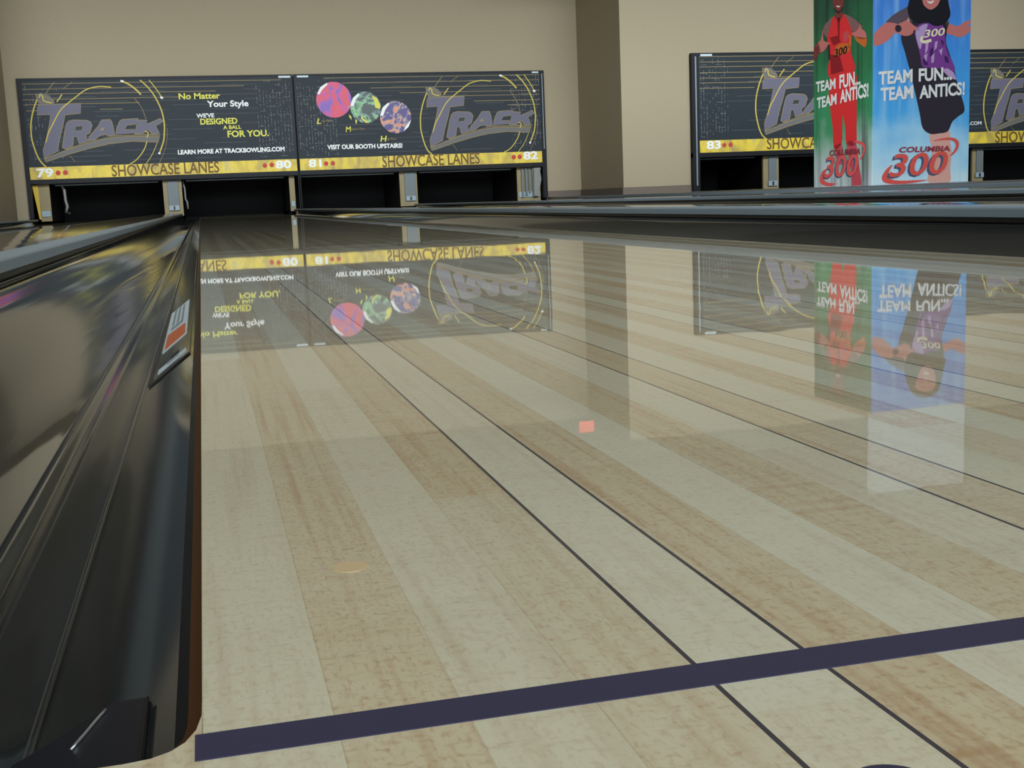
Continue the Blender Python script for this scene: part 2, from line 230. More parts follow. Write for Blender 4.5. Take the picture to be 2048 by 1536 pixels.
DATA = json.loads(r'''{"logo":{"poly":[["grey",[[-1.976,1.706],[-1.913,1.717],[-1.861,1.703],[-1.814,1.677],[-1.761,1.62],[-1.766,1.572],[-1.956,1.572],[-1.979,1.635]],1],["lilac",[[-1.962,1.566],[-1.426,1.568],[-1.444,1.44],[-1.642,1.423],[-1.678,1.293],[-1.733,1.131],[-1.779,0.952],[-1.96,0.866],[-1.959,0.973],[-1.908,1.105],[-1.85,1.297],[-1.823,1.434],[-1.989,1.428],[-1.975,1.524]],2],["lilac",[[-1.6,1.342],[-1.539,1.356],[-1.371,1.347],[-1.329,1.325],[-1.312,1.284],[-1.346,1.182],[-1.404,1.152],[-1.381,1.069],[-1.498,1.042],[-1.52,1.135],[-1.559,1.136],[-1.581,1.013],[-1.683,0.975],[-1.716,0.997],[-1.659,1.231],[-1.632,1.312]],2],["lilac",[[-1.182,1.347],[-1.071,1.35],[-1.054,1.318],[-1.029,1.147],[-1.11,1.134],[-1.149,1.156],[-1.22,1.145],[-1.295,1.088],[-1.401,1.07],[-1.35,1.141],[-1.239,1.261]],2],["lilac",[[-0.953,1.326],[-0.921,1.346],[-0.708,1.356],[-0.732,1.284],[-0.867,1.272],[-0.892,1.211],[-0.771,1.213],[-0.777,1.14],[-1.02,1.137],[-1.002,1.224]],2],["lilac",[[-0.72,1.336],[-0.598,1.328],[-0.603,1.276],[-0.423,1.349],[-0.385,1.312],[-0.492,1.252],[-0.45,1.152],[-0.543,1.139],[-0.599,1.203],[-0.663,1.158],[-0.776,1.151],[-0.735,1.269]],2],["grey",[[-1.961,0.856],[-1.675,0.96],[-1.419,1.04],[-1.215,1.09],[-1.011,1.116],[-0.809,1.121],[-0.448,1.105],[-0.475,1.033],[-0.814,1.055],[-1.12,1.029],[-1.375,0.976],[-1.63,0.91],[-1.864,0.837],[-1.94,0.814]],2],["olive",[[-1.673,0.975],[-1.417,1.06],[-1.162,1.115],[-1.009,1.147],[-0.806,1.155],[-0.44,1.142],[-0.453,1.114],[-0.808,1.131],[-1.011,1.126],[-1.214,1.101],[-1.418,1.052],[-1.664,0.964]],2],["dark",[[-1.522,1.273],[-1.429,1.276],[-1.445,1.217],[-1.535,1.212]],3],["tan",[[-1.18,1.251],[-1.156,1.216],[-1.222,1.203]],3],["dark",[[-1.541,1.125],[-1.517,1.053],[-1.58,1.024]],3]],"stroke":[["tan",[[-1.962,1.566],[-1.426,1.568],[-1.444,1.44],[-1.642,1.423],[-1.678,1.293],[-1.733,1.131],[-1.779,0.952],[-1.96,0.866],[-1.959,0.973],[-1.908,1.105],[-1.85,1.297],[-1.823,1.434],[-1.989,1.428],[-1.975,1.524]],0.01,4,true],["tan",[[-1.6,1.342],[-1.539,1.356],[-1.371,1.347],[-1.329,1.325],[-1.312,1.284],[-1.346,1.182],[-1.404,1.152],[-1.381,1.069],[-1.498,1.042],[-1.52,1.135],[-1.559,1.136],[-1.581,1.013],[-1.683,0.975],[-1.716,0.997],[-1.659,1.231],[-1.632,1.312]],0.01,4,true],["tan",[[-1.182,1.347],[-1.071,1.35],[-1.054,1.318],[-1.029,1.147],[-1.11,1.134],[-1.149,1.156],[-1.22,1.145],[-1.295,1.088],[-1.401,1.07],[-1.35,1.141],[-1.239,1.261]],0.01,4,true],["tan",[[-0.953,1.326],[-0.921,1.346],[-0.708,1.356],[-0.732,1.284],[-0.867,1.272],[-0.892,1.211],[-0.771,1.213],[-0.777,1.14],[-1.02,1.137],[-1.002,1.224]],0.01,4,true],["tan",[[-0.72,1.336],[-0.598,1.328],[-0.603,1.276],[-0.423,1.349],[-0.385,1.312],[-0.492,1.252],[-0.45,1.152],[-0.543,1.139],[-0.599,1.203],[-0.663,1.158],[-0.776,1.151],[-0.735,1.269]],0.01,4,true],["tan",[[-1.961,0.856],[-1.675,0.96],[-1.419,1.04],[-1.215,1.09],[-1.011,1.116],[-0.809,1.121],[-0.448,1.105],[-0.475,1.033],[-0.814,1.055],[-1.12,1.029],[-1.375,0.976],[-1.63,0.91],[-1.864,0.837],[-1.94,0.814]],0.01,4,true],["tan",[[-1.522,1.273],[-1.429,1.276],[-1.445,1.217],[-1.535,1.212]],0.008,4,true],["yellow",[[-1.976,1.625],[-2.032,1.494],[-2.074,1.343],[-2.087,1.222],[-2.083,1.089],[-2.043,0.915],[-1.999,0.816],[-1.942,0.742]],0.022,5,false],["yellow",[[-1.024,1.774],[-1.173,1.785],[-1.294,1.764],[-1.376,1.73],[-1.482,1.655],[-1.577,1.586],[-1.673,1.507],[-1.741,1.417],[-1.811,1.296],[-1.87,1.196],[-1.915,1.074]],0.018,5,false],["yellow",[[-0.645,1.86],[-0.561,1.776],[-0.488,1.672],[-0.436,1.562],[-0.395,1.437],[-0.377,1.281],[-0.385,1.166],[-0.407,1.042],[-0.477,0.876]],0.022,5,false],["yellow",[[-0.897,1.854],[-0.81,1.817],[-0.715,1.743],[-0.649,1.668]],0.028,5,false],["yellow",[[-0.528,1.858],[-0.451,1.749],[-0.38,1.623]],0.016,5,false],["yellow",[[-0.622,1.048],[-0.672,0.934],[-0.774,0.812],[-0.872,0.742]],0.016,5,false],["yellow",[[-0.491,1.023],[-0.564,0.879],[-0.657,0.746]],0.01,5,false],["tan",[[-0.342,1.217],[-0.359,1.072],[-0.395,0.936],[-0.483,0.75]],0.006,5,false],["tan",[[-0.736,1.62],[-0.655,1.495],[-0.608,1.338]],0.008,5,false],["tan",[[-1.631,0.891],[-1.57,0.807]],0.006,5,false],["yellow",[[-0.617,1.1],[-0.597,1.162],[-0.641,1.183]],0.016,5,false],["yellow",[[-1.943,1.654],[-1.93,1.693],[-1.903,1.674],[-1.891,1.615],[-1.832,1.591],[-1.794,1.585]],0.02,5,false],["tan",[[-1.892,1.682],[-1.837,1.642],[-1.781,1.616],[-1.765,1.58]],0.01,5,false],["tan",[[-1.856,1.703],[-1.805,1.773],[-1.74,1.848]],0.01,5,false],["yellow",[[-1.656,1.689],[-1.729,1.594]],0.018,5,false],["tan",[[-1.514,1.849],[-1.629,1.77]],0.007,5,false],["tan",[[-1.982,1.711],[-1.975,1.635],[-1.93,1.588]],0.008,5,false],["white",[[-0.4,1.629],[-0.365,1.618]],0.035,6,false],["white",[[-0.487,0.887],[-0.46,0.882]],0.03,6,false],["white",[[-0.897,1.854],[-0.857,1.846]],0.03,6,false]]},"offs":{"A":[0,0],"D":[5.24,-0.009],"3":[9.548,-0.011],"4":[13.112,-0.075]},"signs":{"79":{"text":[["No Matter",-0.16,1.596,0.55,0.0,0.081,"lime",0.085,0.0],["Your Style",0.206,1.485,0.557,-0.001,0.084,"white",0.085,0.0],["WE'VE",0.055,1.344,0.236,0.001,0.056,"white",0.085,0.0],["DESIGNED",0.099,1.251,0.498,0.002,0.081,"lime",0.085,0.0],["A BALL",0.398,1.181,0.244,0.003,0.051,"lime",0.085,0.0],["FOR YOU.",0.45,1.074,0.561,-0.002,0.088,"lime",0.085,0.0],["LEARN MORE AT TRACKBOWLING.COM",-0.229,0.859,1.441,0.002,0.062,"white",0.11,0.0]],"band":[["SHOWCASE LANES",-1.114,0.594,1.418,0.007,0.15,"brown",0.035,0.0]],"num":[["79",-2.07,0.614,0.213,0.002,0.116,"white",0.1,0.0],["80",1.073,0.623,0.218,0.002,0.111,"white",0.1,0.0]],"dots":[[-1.799,0.666,0.032],[-1.706,0.667,0.032],[0.925,0.673,0.031],[1.021,0.679,0.032]]},"81":{"text":[["VISIT OUR BOOTH UPSTAIRS!",1.805,0.866,1.068,-0.008,0.064,"white",0.11,0.0],["L",1.69,1.221,0.059,0.001,0.076,"lime",0.05,0.3],["ow Flare",1.752,1.244,0.142,0.001,0.033,"tan",0.0,0.0],["M",2.083,1.101,0.068,0.002,0.074,"lime",0.05,0.1],["edium Flare",2.158,1.124,0.194,0.001,0.032,"tan",0.0,0.0],["H",2.569,0.952,0.08,0.001,0.08,"lime",0.05,0.2],["igh Flare",2.659,0.974,0.131,0.001,0.033,"tan",0.0,0.0]],"band":[["SHOWCASE LANES",2.571,0.591,1.427,0.007,0.162,"brown",0.035,0.0]],"num":[["81",1.53,0.628,0.183,0.0,0.108,"white",0.1,0.0],["82",4.656,0.631,0.222,0.004,0.117,"white",0.1,0.0]],"dots":[[1.775,0.672,0.031],[1.869,0.673,0.031],[4.511,0.674,0.033],[4.601,0.676,0.033]],"balls":[[1.94,1.548,0.246],[2.38,1.433,0.21663],[2.799,1.288,0.223905]]},"83":{"text":[["83",6.727,0.629,0.211,0.004,0.111,"white",0.1,0.0]],"band":[["SHOWCASE LANES",7.621,0.605,1.471,-0.006,0.149,"brown",0.035,0.0]],"dots":[[6.989,0.68,0.03],[7.082,0.682,0.031]],"com":[["TRACKBOWLING.COM",10.145,0.85,0.844,0.001,0.049,"white",0.03,0.0]]},"85":{"band":[["SHOWCASE LANES",11.224,0.59,1.629,-0.007,0.152,"brown",0.035,0.0]]}},"banner":{"blue":{"poly":[["skin_light",[[0.5532,0.4932],[0.7346,0.5099],[0.7525,0.4241],[0.7693,0.3273],[0.7591,0.188],[0.751,0.0697],[0.5466,0.0771],[0.557,0.2268],[0.5739,0.3544]],1],["charcoal",[[0.2724,1.3167],[0.3324,1.3935],[0.4296,1.4243],[0.688,1.4241],[0.708,1.3412],[0.6971,1.2476],[0.7363,1.1431],[0.7754,1.0484],[0.809,0.9218],[0.8593,0.7942],[0.8919,0.6746],[0.8271,0.6249],[0.7711,0.5814],[0.7284,0.5047],[0.6408,0.4888],[0.5533,0.4878],[0.4804,0.5394],[0.4516,0.654],[0.4063,0.8228],[0.3513,1.0113],[0.3045,1.1568],[0.2669,1.2601]],2],["charcoal_soft",[[0.3551,1.5319],[0.2705,1.5082],[0.1863,1.4652],[0.1385,1.4264],[0.1242,1.402],[0.2355,1.3783],[0.3086,1.3474],[0.3688,1.4038]],2],["charcoal_soft",[[0.6632,1.4242],[0.7254,1.4138],[0.729,1.3463],[0.7022,1.3183],[0.6646,1.3413]],2],["purple",[[0.3942,1.3214],[0.4361,1.3882],[0.5279,1.4036],[0.6263,1.4159],[0.6831,1.3464],[0.6911,1.2373],[0.7238,1.1432],[0.7557,1.101],[0.7887,1.0063],[0.6697,1.0234],[0.5578,1.035],[0.4712,1.0464],[0.4518,1.1245],[0.4325,1.1869]],3],["lavender",[[0.4003,1.3193],[0.4424,1.3728],[0.5157,1.3933],[0.4982,1.3314],[0.4686,1.2488],[0.4448,1.1868]],4],["lavender",[[0.651,1.0236],[0.7195,1.0281],[0.7763,0.9959],[0.8088,0.9324],[0.746,0.9437]],4],["lavender",[[0.4994,1.2383],[0.5301,1.2485],[0.5188,1.1759],[0.4945,1.145]],4],["lavender",[[0.5918,1.2482],[0.6164,1.2532],[0.6074,1.1961],[0.5805,1.1755]],4],["lavender",[[0.63,1.1752],[0.6669,1.1957],[0.6555,1.1333]],4],["lavender",[[0.4824,1.1347],[0.5191,1.1552],[0.5079,1.072]],4],["lavender",[[0.5564,1.1341],[0.587,1.1547],[0.5819,1.0818],[0.5573,1.0716]],4],["violet_dark",[[0.5433,1.1862],[0.58,1.2067],[0.5687,1.134],[0.538,1.1238]],4],["violet_dark",[[0.6409,1.2687],[0.6785,1.2477],[0.6668,1.2062]],4],["violet_dark",[[0.6804,1.1331],[0.7179,1.1223],[0.7313,1.0699],[0.6937,1.0807]],4],["violet_dark",[[0.4706,1.0932],[0.4888,1.1138],[0.5328,1.0562],[0.4896,1.0566]],4],["skin",[[0.1387,1.406],[0.2354,1.3875],[0.214,1.3425],[0.1938,1.3097],[0.1518,1.2709],[0.0918,1.2354],[0.0438,1.2203],[0.0018,1.2256],[-0.0046,1.2972],[0.0311,1.3379],[0.0788,1.3786]],3],["skin",[[0.1936,1.3323],[0.2293,1.3885],[0.2715,1.4059],[0.3138,1.4223],[0.3468,1.4089],[0.3812,1.3832],[0.4378,1.3543],[0.4306,1.3398],[0.3854,1.342],[0.3759,1.3194],[0.3395,1.2989],[0.2909,1.2971],[0.2482,1.3116]],4],["skin_light",[[0.3151,1.4212],[0.3318,1.4448],[0.3419,1.414],[0.3468,1.4058]],4],["charcoal",[[0.2054,1.363],[0.2137,1.3794],[0.2354,1.3855],[0.2573,1.3752],[0.266,1.3526],[0.2541,1.3321],[0.2299,1.3271],[0.2092,1.3404]],5],["skin",[[0.7022,1.3183],[0.7282,1.393],[0.782,1.3774],[0.8318,1.3825],[0.8751,1.4085],[0.9312,1.424],[0.9318,1.3928],[0.8759,1.3668],[0.9321,1.3771],[0.933,1.3322],[0.871,1.2938],[0.8149,1.2836],[0.7521,1.3046]],3],["black",[[0.3538,1.6493],[0.3306,1.5574],[0.3214,1.5113],[0.3502,1.4346],[0.4238,1.3986],[0.5156,1.4036],[0.5775,1.3777],[0.6515,1.3828],[0.7128,1.4241],[0.7367,1.4759],[0.7167,1.5585],[0.6964,1.6614],[0.658,1.7433],[0.5836,1.7938],[0.4858,1.7929],[0.4013,1.7412]],5],["skin",[[0.4323,1.6905],[0.4579,1.5987],[0.4794,1.5424],[0.5387,1.5087],[0.5973,1.5325],[0.6299,1.5789],[0.6411,1.6509],[0.6216,1.7174],[0.5231,1.7422]],6],["white",[[0.5009,1.5804],[0.5378,1.5724],[0.5769,1.5848],[0.5625,1.5622],[0.5319,1.5559]],7],["charcoal",[[0.4658,1.6448],[0.5098,1.6481],[0.5063,1.6358],[0.4696,1.6325]],7],["charcoal",[[0.5636,1.6525],[0.6102,1.6568],[0.6079,1.6445],[0.5662,1.6402]],7],["skin_light",[[0.5271,1.6297],[0.5492,1.6319],[0.557,1.6012],[0.5301,1.597]],7],["logo_red",[[0.191,0.2406],[0.136,0.2086],[0.1021,0.1673],[0.0876,0.1361],[0.1001,0.1038],[0.1493,0.084],[0.2479,0.0772],[0.3593,0.0796],[0.4588,0.0888],[0.5337,0.1011],[0.4088,0.1034],[0.2971,0.1032],[0.2106,0.1105],[0.1612,0.1282],[0.1487,0.1551],[0.1607,0.1918]],6],["logo_red",[[0.5791,0.4266],[0.6665,0.4456],[0.7545,0.4518],[0.8154,0.4353],[0.8388,0.4025],[0.8321,0.3577],[0.801,0.321],[0.7572,0.2933],[0.7633,0.3114],[0.7918,0.3427],[0.8088,0.3798],[0.7956,0.4101],[0.7549,0.4294],[0.6793,0.4325]],6]],"stroke":[["cream",[[0.468,1.2902],[0.4561,1.2613],[0.487,1.2466],[0.5545,1.2608]],0.025,6,false]],"text":[["300",0.4866,1.2798,0.1972,0.0199,0.064,"cream",0.06,0.25],["TEAM",0.0483,0.8991,0.3261,0.0203,0.1085,"white",0.1,0.0],["FUN...",0.4334,0.9217,0.3253,0.0113,0.1074,"white",0.1,0.0],["TEAM",0.0686,0.7661,0.3135,0.0195,0.1089,"white",0.1,0.0],["ANTICS!",0.4426,0.7803,0.4442,0.0262,0.1079,"white",0.1,0.0],["300",0.1612,0.125,0.5481,0.013,0.1885,"navy",0.05,0.3],["300",0.1808,0.1371,0.5486,0.0131,0.1885,"logo_red",0.04,0.3],["COLUMBIA",0.2515,0.3383,0.505,-0.0021,0.0465,"maroon",0.1,0.25]]},"green":{"poly":[["red",[[0.2852,1.0419],[0.6743,1.0438],[0.7095,0.755],[0.7066,0.5744],[0.6975,0.4306],[0.5505,0.4383],[0.5296,0.5751],[0.4882,0.6864],[0.4803,0.5783],[0.4682,0.448],[0.3489,0.4045],[0.3213,0.5995],[0.2852,0.7455]],1],["rose",[[0.3489,0.4321],[0.4744,0.4531],[0.5057,0.315],[0.4956,0.2605],[0.4018,0.275]],1],["rose",[[0.5566,0.4434],[0.6974,0.436],[0.748,0.2515],[0.7886,0.0787],[0.6493,0.0793],[0.6183,0.2236]],1],["red",[[0.2854,1.5305],[0.3794,1.5434],[0.5123,1.5342],[0.5829,1.4764],[0.619,1.4083],[0.643,1.3525],[0.6136,1.2829],[0.628,1.1862],[0.6684,1.0445],[0.264,1.0387],[0.2705,1.2073],[0.2365,1.3531],[0.2153,1.4647]],2],["red_dark",[[0.4,1.5243],[0.4453,1.5177],[0.4374,1.3483],[0.4127,1.3515]],3],["red_dark",[[0.2748,1.3698],[0.4003,1.3746],[0.4621,1.313],[0.3379,1.2967]],3],["red_dark",[[0.2853,1.2273],[0.4418,1.1978],[0.5036,1.0622],[0.2958,1.0518]],3],["orange",[[0.3796,1.2806],[0.4927,1.2984],[0.5837,1.2761],[0.5939,1.222],[0.4828,1.2036],[0.3589,1.2077]],3],["rose",[[0.4925,1.3729],[0.5531,1.3964],[0.5873,1.3759],[0.5635,1.3105],[0.5029,1.3077]],3],["orange",[[0.5733,1.3725],[0.6233,1.3342],[0.6276,1.26],[0.5738,1.2457],[0.5935,1.3065]],3],["charcoal",[[0.2429,1.3196],[0.2747,1.321],[0.2853,1.1838],[0.2577,1.1761]],3],["greyred",[[0.3211,1.5381],[0.2431,1.515],[0.1897,1.4901],[0.1574,1.4455],[0.1896,1.4084],[0.2366,1.3857],[0.2854,1.4657]],3],["greyred",[[0.5123,1.5395],[0.6424,1.4886],[0.7406,1.4327],[0.7988,1.3883],[0.741,1.3653],[0.6627,1.3708],[0.613,1.4091],[0.5669,1.4787]],3],["skin",[[0.1574,1.451],[0.168,1.3839],[0.1895,1.3538],[0.2874,1.3248],[0.2429,1.3109],[0.2001,1.2813],[0.1244,1.2631],[0.0368,1.2904],[0.081,1.3513],[0.1291,1.3781]],4],["skin_dark",[[0.081,1.3513],[0.0104,1.3248],[-0.0209,1.2975],[-0.0212,1.2194],[0.0254,1.2084],[0.0807,1.2518],[0.1244,1.2686]],4],["skin",[[0.6272,1.3599],[0.702,1.3706],[0.7408,1.3912],[0.7601,1.4144],[0.7796,1.3806],[0.8374,1.3469],[0.8606,1.3026],[0.8379,1.285],[0.7414,1.3029],[0.6826,1.3263]],4],["orange",[[0.6826,1.3263],[0.8378,1.2953],[0.8665,1.2709],[0.8384,1.221],[0.7805,1.2459],[0.7122,1.2858]],4],["skin_dark",[[0.321,1.7609],[0.3273,1.6637],[0.3544,1.606],[0.4,1.5723],[0.437,1.5667],[0.4818,1.5916],[0.5059,1.6458],[0.5138,1.7286],[0.4914,1.7796],[0.4201,1.813],[0.348,1.8042]],4],["charcoal",[[0.3127,1.7516],[0.321,1.8142],[0.4201,1.8341],[0.5015,1.7884],[0.5219,1.7168],[0.4915,1.7586],[0.4202,1.7866],[0.3481,1.7829]],5],["charcoal",[[0.3482,1.6176],[0.4,1.583],[0.4451,1.5761],[0.4919,1.6006],[0.4717,1.5689],[0.4206,1.5554],[0.371,1.5799]],5],["white",[[0.3834,1.6281],[0.4369,1.6166],[0.4573,1.6198],[0.4328,1.6066],[0.3958,1.6145]],5],["skin_dark",[[0.369,1.5824],[0.4717,1.572],[0.4921,1.5213],[0.4207,1.4808],[0.3586,1.5358]],3],["logo_red_dark",[[0.2355,0.2361],[0.1547,0.2161],[0.1105,0.1606],[0.117,0.1149],[0.1874,0.0884],[0.2957,0.0829],[0.3703,0.0982],[0.444,0.0966],[0.2957,0.1087],[0.2093,0.1219],[0.1765,0.1533],[0.1876,0.1925]],6],["logo_red_dark",[[0.6675,0.4483],[0.727,0.4558],[0.8056,0.4409],[0.8485,0.4069],[0.8412,0.3544],[0.7968,0.3031],[0.7674,0.299],[0.8063,0.3453],[0.8157,0.3927],[0.7823,0.4209]],6]],"stroke":[],"text":[["300",0.3589,1.1969,0.205,0.0076,0.0648,"black",0.04,0.2],["TEAM",0.0465,0.9235,0.3335,0.0,0.0918,"offwhite",0.1,0.0],["FUN...",0.4424,0.9177,0.3345,0.0042,0.1166,"offwhite",0.1,0.0],["TEAM",0.0637,0.7762,0.3332,0.013,0.0964,"offwhite",0.1,0.0],["ANTICS!",0.453,0.7922,0.4459,0.0181,0.1126,"offwhite",0.1,0.0],["300",0.1875,0.1451,0.5314,0.0084,0.1861,"navy",0.05,0.3],["300",0.2049,0.1559,0.5358,0.0078,0.1859,"logo_red_dark",0.04,0.3],["COLUMBIA",0.2743,0.3467,0.5027,-0.0065,0.0513,"maroon",0.1,0.25]]}}}''')

# ------------------------------------------------------------------ printing on flat faces
_cap = [None]
def text_mesh(s, bold):
    cu = bpy.data.curves.new('t', 'FONT'); cu.body = s; cu.size = 1; cu.resolution_u = 3; cu.offset = bold * .35
    o = bpy.data.objects.new('t', cu); C.objects.link(o); dg = bpy.context.evaluated_depsgraph_get(); dg.update()
    me = bpy.data.meshes.new_from_object(o.evaluated_get(dg)); bpy.data.objects.remove(o); bpy.data.curves.remove(cu)
    vs = [tuple(v.co[:2]) for v in me.vertices]; fs = [list(p.vertices) for p in me.polygons]; bpy.data.meshes.remove(me)
    return vs, fs
def cap_h(bold):
    vs, _ = text_mesh('H', bold); ys = [v[1] for v in vs]; return max(ys) - min(ys), min(ys)
class Print:
    """collects ink shapes given in face coordinates (u along the face, v up); 'at' turns them into space"""
    def __init__(s, at, step=.0007): s.at = at; s.step = step; s.mb = MB(); s.mats = []
    def mi(s, col):
        m = INK[col] if isinstance(col, str) else col
        if m not in s.mats: s.mats.append(m)
        return s.mats.index(m)
    def poly(s, col, pts, layer=1): s.mb.face([s.at(u, v, layer * s.step) for u, v in pts], s.mi(col))
    def quad(s, col, u0, v0, u1, v1, layer=1): s.poly(col, [(u0, v0), (u1, v0), (u1, v1), (u0, v1)], layer)
    def disc(s, col, u, v, r, layer=1, n=28): s.poly(col, [(u + r * math.cos(2 * PI * k / n), v + r * math.sin(2 * PI * k / n)) for k in range(n)], layer)
    def stroke(s, col, pts, wd, layer=1, closed=False):
        if closed: pts = list(pts) + [pts[0]]
        elif len(pts) > 2: pts = spline([tuple(p) for p in pts], 6)
        V = [Vector(p) for p in pts]; L = []; Rr = []
        for k, p in enumerate(V):
            if closed: a, b = V[k - 1 if k else -2], V[(k + 1) if k < len(V) - 1 else 1]
            else: a, b = V[max(k - 1, 0)], V[min(k + 1, len(V) - 1)]
            d = (b - a); d = d.normalized() if d.length > 1e-9 else Vector((1, 0)); nrm = Vector((-d.y, d.x)); h = wd / 2
            L.append(p + nrm * h); Rr.append(p - nrm * h)
        for k in range(len(V) - 1): s.poly(col, [L[k], Rr[k], Rr[k + 1], L[k + 1]], layer)
    def text(s, spec, layer=6):
        body, u, v, du, dv, cap, col, bold, sh = spec
        vs, fs = text_mesh(body, bold); ch, y0 = cap_h(bold); xs = [p[0] for p in vs]; x0, x1 = min(xs), max(xs)
        kx = 1 / (x1 - x0); ky = cap / ch; mi = s.mi(col); i = len(s.mb.v)
        for x, y in vs:
            t = (x - x0) * kx; yy = (y - y0) * ky
            s.mb.v.append(s.at(u + du * t + sh * (yy - cap * .5), v + dv * t + yy, layer * s.step))
        for f in fs: s.mb.f.append([i + k for k in f]); s.mb.m.append(mi)
    def build(s, name, parent, origin=(0, 0, 0)):
        return s.mb.build(name, s.mats, parent, origin=(0, 0, 0), fix=False)

# ================================================================== THE SETTING
WALL_Y, WALL_R = 17.20, 15.32
XL, XM, XR, ZT, ZYT, ZYB = -2.2134, 1.3892, 5.0109, 1.9048, .7493, .5865
MY, MY2 = 17.143, 15.25
X83, X85, X87 = 6.53, 10.13, 13.73
H = 3.3
a = MB(); a.box((-2.37, WALL_Y, -.1), (XL - .004, WALL_Y + .12, H)); a.box((XL - .004, WALL_Y, ZT - .02), (XR + .004, WALL_Y + .12, H)); a.box((XR + .004, WALL_Y, -.1), (5.55, WALL_Y + .12, H))
struct(a.build('wall_back', M['wall']))
struct(MB().box((5.55, WALL_R, -.1), (5.67, WALL_Y + .12, H)).build('wall_recess', M['wall']))
a = MB(); a.box((5.67, WALL_R, -.1), (X83 - .004, WALL_R + .12, H)); a.box((X83 - .004, WALL_R, ZT - .02), (X87 + .004, WALL_R + .12, H)); a.box((X87 + .004, WALL_R, -.1), (16.5, WALL_R + .12, H)); a.box((5.5502, WALL_R, -.1), (5.67, WALL_R - .001, H))
struct(a.build('wall_right', M['wall']))
a = MB(); a.box((-2.49, WALL_R, -.1), (-2.37, WALL_Y + .12, H)); a.box((-9, WALL_R, ZT - .02), (-2.49, WALL_R + .12, H)); a.box((-9, WALL_R + .1, -.1), (-2.49, WALL_R + .12, ZT - .02))
struct(a.build('wall_left', M['wall']))
struct(MB().box((-9.1, -3, -.3), (-9, 15.3, H)).build('wall_far_left', M['rear_tan']))  # unseen dim wall added to keep bright surroundings out of the gutter reflection
struct(MB().box((-9, 19.4, -.3), (16.5, 19.5, H)).build('wall_rear', M['rear']))  # unseen black wall added to stop background light leaking in behind the signs
struct(MB().box((-9, -3, -.4), (16.5, 19.5, -.3)).build('floor_below', M['rear']))  # unseen black sheet added to stop background light from below
struct(MB().box((-9, -3, H), (16.5, 19.5, H + .1)).build('ceiling', M['ceiling']))
ZW = .0745
struct(MB().box((5.012, WALL_Y - .015, ZW), (5.535, WALL_Y, ZW + .09)).build('baseboard_back', M['base']))
struct(MB().box((5.535, WALL_R - .015, ZW), (5.55, WALL_Y, ZW + .09)).build('baseboard_recess', M['base']))
struct(MB().box((5.55, WALL_R - .015, ZW), (X83 - .004, WALL_R, ZW + .09)).build('baseboard_right', M['base']))
# approach floor with the rounded corners where the gutters begin
LANES = {'79': (-1.876, -.82), '80': (0, 1.0541), '81': (1.724, 2.778), '82': (3.60, 4.6541)}
YF = -.0085
def corner(xe, sgn):      # from the lane side to the gutter side
    return [(xe + sgn * x, y) for x, y in ((0, .018), (-.0001, .010), (-.0012, .003), (-.0034, -.0025), (-.0062, -.0058), (-.010, -.0078), (-.015, YF))]
pts = [(-9, -3), (16, -3), (16, YF)]
for k in ('82', '81', '80', '79'):
    x0, x1 = LANES[k]
    pts += list(reversed(corner(x1, -1))) + [(x1, 0.018), (x1 - .0001, -.0002), (x0 + .0001, -.0002), (x0, .018)] + corner(x0, 1)
pts += [(-9, YF)]
clean = []
for p in pts:
    if not clean or (Vector(p) - Vector(clean[-1])).length > 1e-6: clean.append(p)
struct(MB().prism_z(clean, -.004, 0).build('floor', WOOD))

# ================================================================== LANES
LANE_LABEL = {'79': 'glossy pale bowling lane at far left beyond the dark ball return cover', '80': 'large glossy maple bowling lane filling the foreground with thin dark inlay lines', '81': 'glossy bowling lane just beyond the first grey divider on the right', '82': 'glossy bowling lane next to the raised walkway with the banner tower'}
for k, (x0, x1) in LANES.items():
    t = thing('bowling_lane', LANE_LABEL[k], 'bowling lane', (x0, 0, 0), 'bowling lanes side by side')
    MB().box((0, 0, -.05), (x1 - x0, 18.4, 0)).build('lane_bed', WOOD, t)
    if k == '80':
        n = 32; c = MB().prism_z([(.0428 + .0054 * math.cos(2 * PI * i / n), .1045 + .0054 * math.sin(2 * PI * i / n)) for i in range(n)], 0, .00012).build('dowel_plug', M['peach'], t); c['label'] = 'peach coloured oval plug'
FL = {'79': 'dark foul line strip at the start of the far left lane', '80': 'dark navy foul line crossing the foreground in front of the big lane', '81': 'dark foul line strip at the start of the lane beyond the first right divider', '82': 'dark foul line strip at the start of the lane beside the walkway'}
for k, (x0, x1) in LANES.items():
    tag(MB().box((x0 - .0014, -.0122, 0), (x1 + .0014, -.0001, .00025)).build('foul_line', M['foul'], origin=(x0, 0, 0)), FL[k], 'foul line', 'foul lines')
n = 40
for i, (bx, lab) in enumerate(((4.55, 'small dark round guide dot on the approach at the bottom edge'),)):
    cx, cy, r = .1200, -.0641, .0081
    tag(MB().prism_z([(cx + r * math.cos(2 * PI * q / n), cy + r * math.sin(2 * PI * q / n)) for q in range(n)], 0, .00015).build('guide_dot', M['foul'], origin=(cx, cy, 0)), lab, 'dot')

